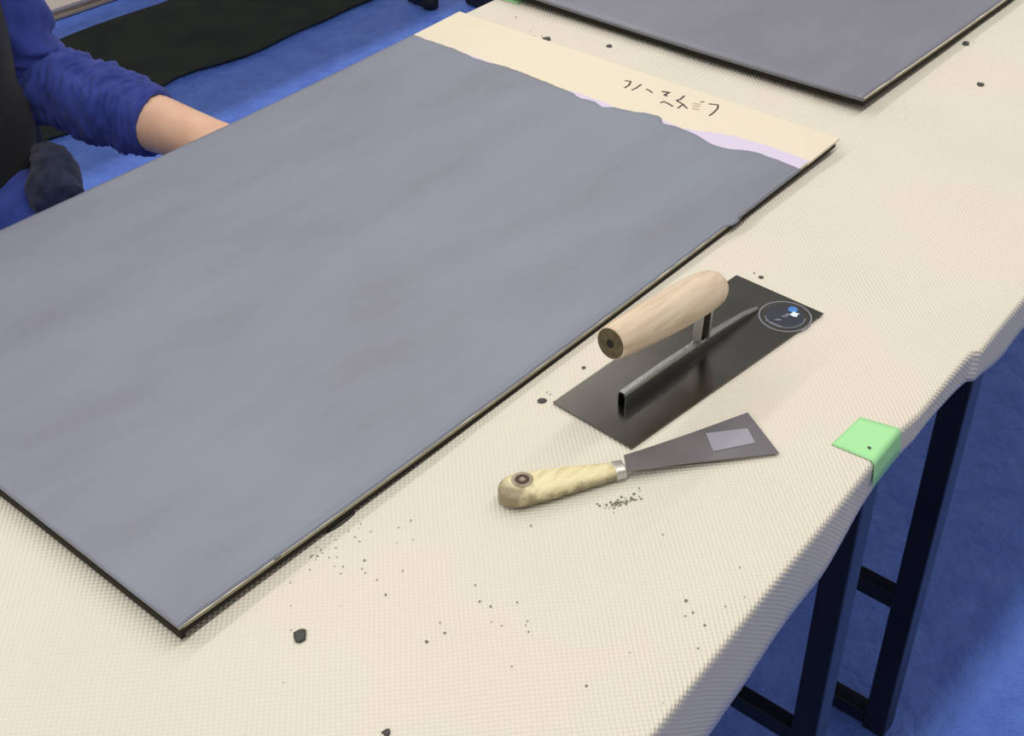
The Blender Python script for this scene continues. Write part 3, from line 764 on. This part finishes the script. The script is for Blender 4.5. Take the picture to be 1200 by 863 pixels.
M['lip'] = mat('lip', srgb(176, 112, 102), .45)
v, f = ell(HC + Vector((0, -.074, -.048)), (.023, .012, .0065)); obj('mouth', v, f, M['lip'], pr, smooth=True)
v, f = ell(HC + Vector((0, .014, .028)), (.094, .100, .088), 28, 20, lambda d: .985 + .03 * nz(d.x * 9, d.y * 9, d.z * 9) - (.35 if (d.z < .1 and d.y < -.05) else 0) - (.12 if d.z < -.6 else 0)); obj('hair', v, f, M['hair'], pr, smooth=True)
# sweater torso
def torso(stations, n=40, fold=.0, seed=0):
    path = [s[0] for s in stations]; rad = [s[1] for s in stations]
    return loft(path, rad, n, closed=False, up=(0, 1, 0), fn=lambda i, a: 1 + fold * nz(math.cos(a) * 3 + seed, math.sin(a) * 3, i * .7))
def dense(st, k=5):
    out = []
    for (p, r), (p2_, r2) in zip(st, st[1:]):
        for i in range(k):
            w = i / k; w2 = w
            out.append((Vector(p).lerp(Vector(p2_), w), (r[0] + (r2[0] - r[0]) * w2, r[1] + (r2[1] - r[1]) * w2)))
    out.append((Vector(st[-1][0]), st[-1][1])); return out
TS = [((PX, .95, Z(-.175)), (.172, .142)), ((PX, .945, Z(-.10)), (.170, .140)), ((PX, .935, Z(.0)), (.160, .130)), ((PX, .915, Z(.14)), (.172, .135)), ((PX, .905, Z(.25)), (.170, .118)), ((PX, .90, Z(.31)), (.14, .105)), ((PX, .892, Z(.345)), (.090, .082)), ((PX, .886, Z(.375)), (.066, .066))]
v, f = torso(dense(TS), fold=.05); obj('sweater', v, f, M['fleece'], pr, smooth=True)
VS = [((PX + .008, .925, Z(-.125)), (.196, .172)), ((PX + .008, .915, Z(-.06)), (.192, .170)), ((PX + .006, .905, Z(.03)), (.186, .164)), ((PX, .90, Z(.14)), (.186, .160)), ((PX, .905, Z(.23)), (.166, .124)), ((PX, .90, Z(.285)), (.125, .100)), ((PX, .895, Z(.31)), (.095, .085))]
v, f = torso(dense(VS), fold=.05, seed=4); vs_ = obj('vest', v, f, M['vest'], pr, smooth=True); q_ = vs_.modifiers.new('t', 'SOLIDIFY'); q_.thickness = .004
# sleeves with bunched folds towards the cuff
def sleeve(sh_, el_, wr_, cuff=.36, seed=0, name='sleeve'):
    end = el_.lerp(wr_, cuff); P, Rr = [], []
    key = [(sh_.lerp(Vector((PX, .90, Z(.30))), .55), .066), (sh_ + Vector((0, 0, -.005)), .066), (sh_.lerp(el_, .3), .060), (sh_.lerp(el_, .62), .052), (sh_.lerp(el_, .85), .050), (el_ + (el_ - wr_).normalized() * .004, .050), (el_.lerp(wr_, .15), .048), (el_.lerp(wr_, .32), .047), (el_.lerp(wr_, .50), .045), (el_.lerp(wr_, .62), .042), (el_.lerp(wr_, .71), .037)]
    n = 150
    tot = len(key) - 1
    for i in range(n + 1):
        w = i / n * tot; k = min(int(w), tot - 1); fr = w - k
        p0 = key[max(k - 1, 0)][0]; p1, p2_, p3 = key[k][0], key[k + 1][0], key[min(k + 2, tot)][0]
        c = .5 * ((2 * p1) + (p2_ - p0) * fr + (2 * p0 - 5 * p1 + 4 * p2_ - p3) * fr ** 2 + (3 * p1 - p0 - 3 * p2_ + p3) * fr ** 3)
        P.append(c); Rr.append(key[k][1] + (key[k + 1][1] - key[k][1]) * fr)
    def fn(i, a):
        s = i / n; fo = max(0, min(1, (s - .45) / .12))
        tw = nz(math.cos(a) * 1.3 + 4, math.sin(a) * 1.3, seed + s * 3)
        rg = math.sin(s * 118 + 3.5 * tw + .8 * math.sin(a + seed)); rg = (1 - abs(rg)) * 1.4 - .6
        bunch = fo * (.135 * rg * (.55 + .9 * nz(math.cos(a) * 2, math.sin(a) * 2, s * 17)) + .09 * nz(math.cos(a) * 2.2, math.sin(a) * 2.2, s * 42 + seed))
        wide = (1 - fo) * .17 * nz(math.cos(a) * 1.8 + s * 3, math.sin(a) * 1.8, s * 9 + seed)
        big = .11 * nz(math.cos(a) * 1.5, math.sin(a) * 1.5, s * 14 + seed)
        endk = 1 if s < .985 else 1 - .12 * (s - .985) / .015
        return (1 + bunch + wide + big) * endk
    V, F = loft(P, Rr, 64, closed=False, fn=fn)
    o = obj(name, V, F, M['fleece'], pr, smooth=True); q = o.modifiers.new('t', 'SOLIDIFY'); q.thickness = .003; q.offset = -1
    return o
sleeve(SHR, ELR, WRR, seed=1); sleeve(SHL, ELL, WRL, seed=5)
def trouser(sx, seed):
    st = [((PX + sx * .07, .965, Z(-.17)), (.10, .10)), ((PX + sx * .085, .88, Z(-.175)), (.098, .092)), ((PX + sx * .095, .70, Z(-.175)), (.086, .080)), ((PX + sx * .10, .56, Z(-.178)), (.075, .072)), ((PX + sx * .10, .525, Z(-.20)), (.072, .075)), ((PX + sx * .105, .525, Z(-.27)), (.070, .072)), ((PX + sx * .105, .54, Z(-.40)), (.064, .066)), ((PX + sx * .105, .55, Z(-.60)), (.056, .058))]
    s2_ = dense(st, 6)
    V, F = loft([p for p, r in s2_], [r for p, r in s2_], 32, closed=False, up=(1, 0, 0), fn=lambda i, a: 1 + .05 * nz(math.cos(a) * 2 + seed, math.sin(a) * 2, i * .4))
    obj('trouser_leg', V, F, M['trousers'], pr, smooth=True)
    v, f = ell((PX + sx * .115, .485, Z(-.663)), (.047, .125, .040), 24, 14, lambda d: 1 - .25 * max(0, d.z) * (1 if d.y < 0 else 0)); v = [Vector((p.x, p.y, max(p.z, .008))) for p in v]
    obj('shoe', v, f, M['shoe'], pr, smooth=True)
trouser(1, 1); trouser(-1, 5)
# navy cloth tail hanging over the thigh
P_, R2 = [], []
q0, q1 = Vector((.385, .80, Z(-.090))), Vector((.350, .66, Z(-.080)))
for k in range(17):
    w = k / 16; P_.append(q0.lerp(q1, w) + Vector((.012 * math.sin(w * 5), 0, .008 * math.sin(w * 4))))
    R2.append((.010 + .018 * math.sin(min(1, w * 1.3) * PI * .5), .010 + .014 * math.sin(min(1, w * 1.3) * PI * .5)))
v, f = loft(P_, R2, 32, fn=lambda i, a: 1 + .22 * nz(math.cos(a) * 2.5, math.sin(a) * 2.5, i * .5)); obj('apron_fold', v, f, M['apron'], pr, smooth=True)
# stool
stl = thing('stool', 'black round stool under the seated person', 'stool', (PX, .96, .004))
v, f = loft([(PX, .96, .385), (PX, .96, .39), (PX, .96, .415), (PX, .96, .425)], [.15, .16, .16, .15], 32); obj('seat', v, f, M['plastic'], stl, smooth=True)
for k in range(4):
    a = PI / 4 + k * PI / 2; d = Vector((math.cos(a), math.sin(a), 0)); v, f = loft([Vector((PX, .96, .39)) + d * .11, Vector((PX, .96, .006)) + d * .17], [.011, .011], 12); obj('leg', v, f, M['black'], stl, smooth=True)
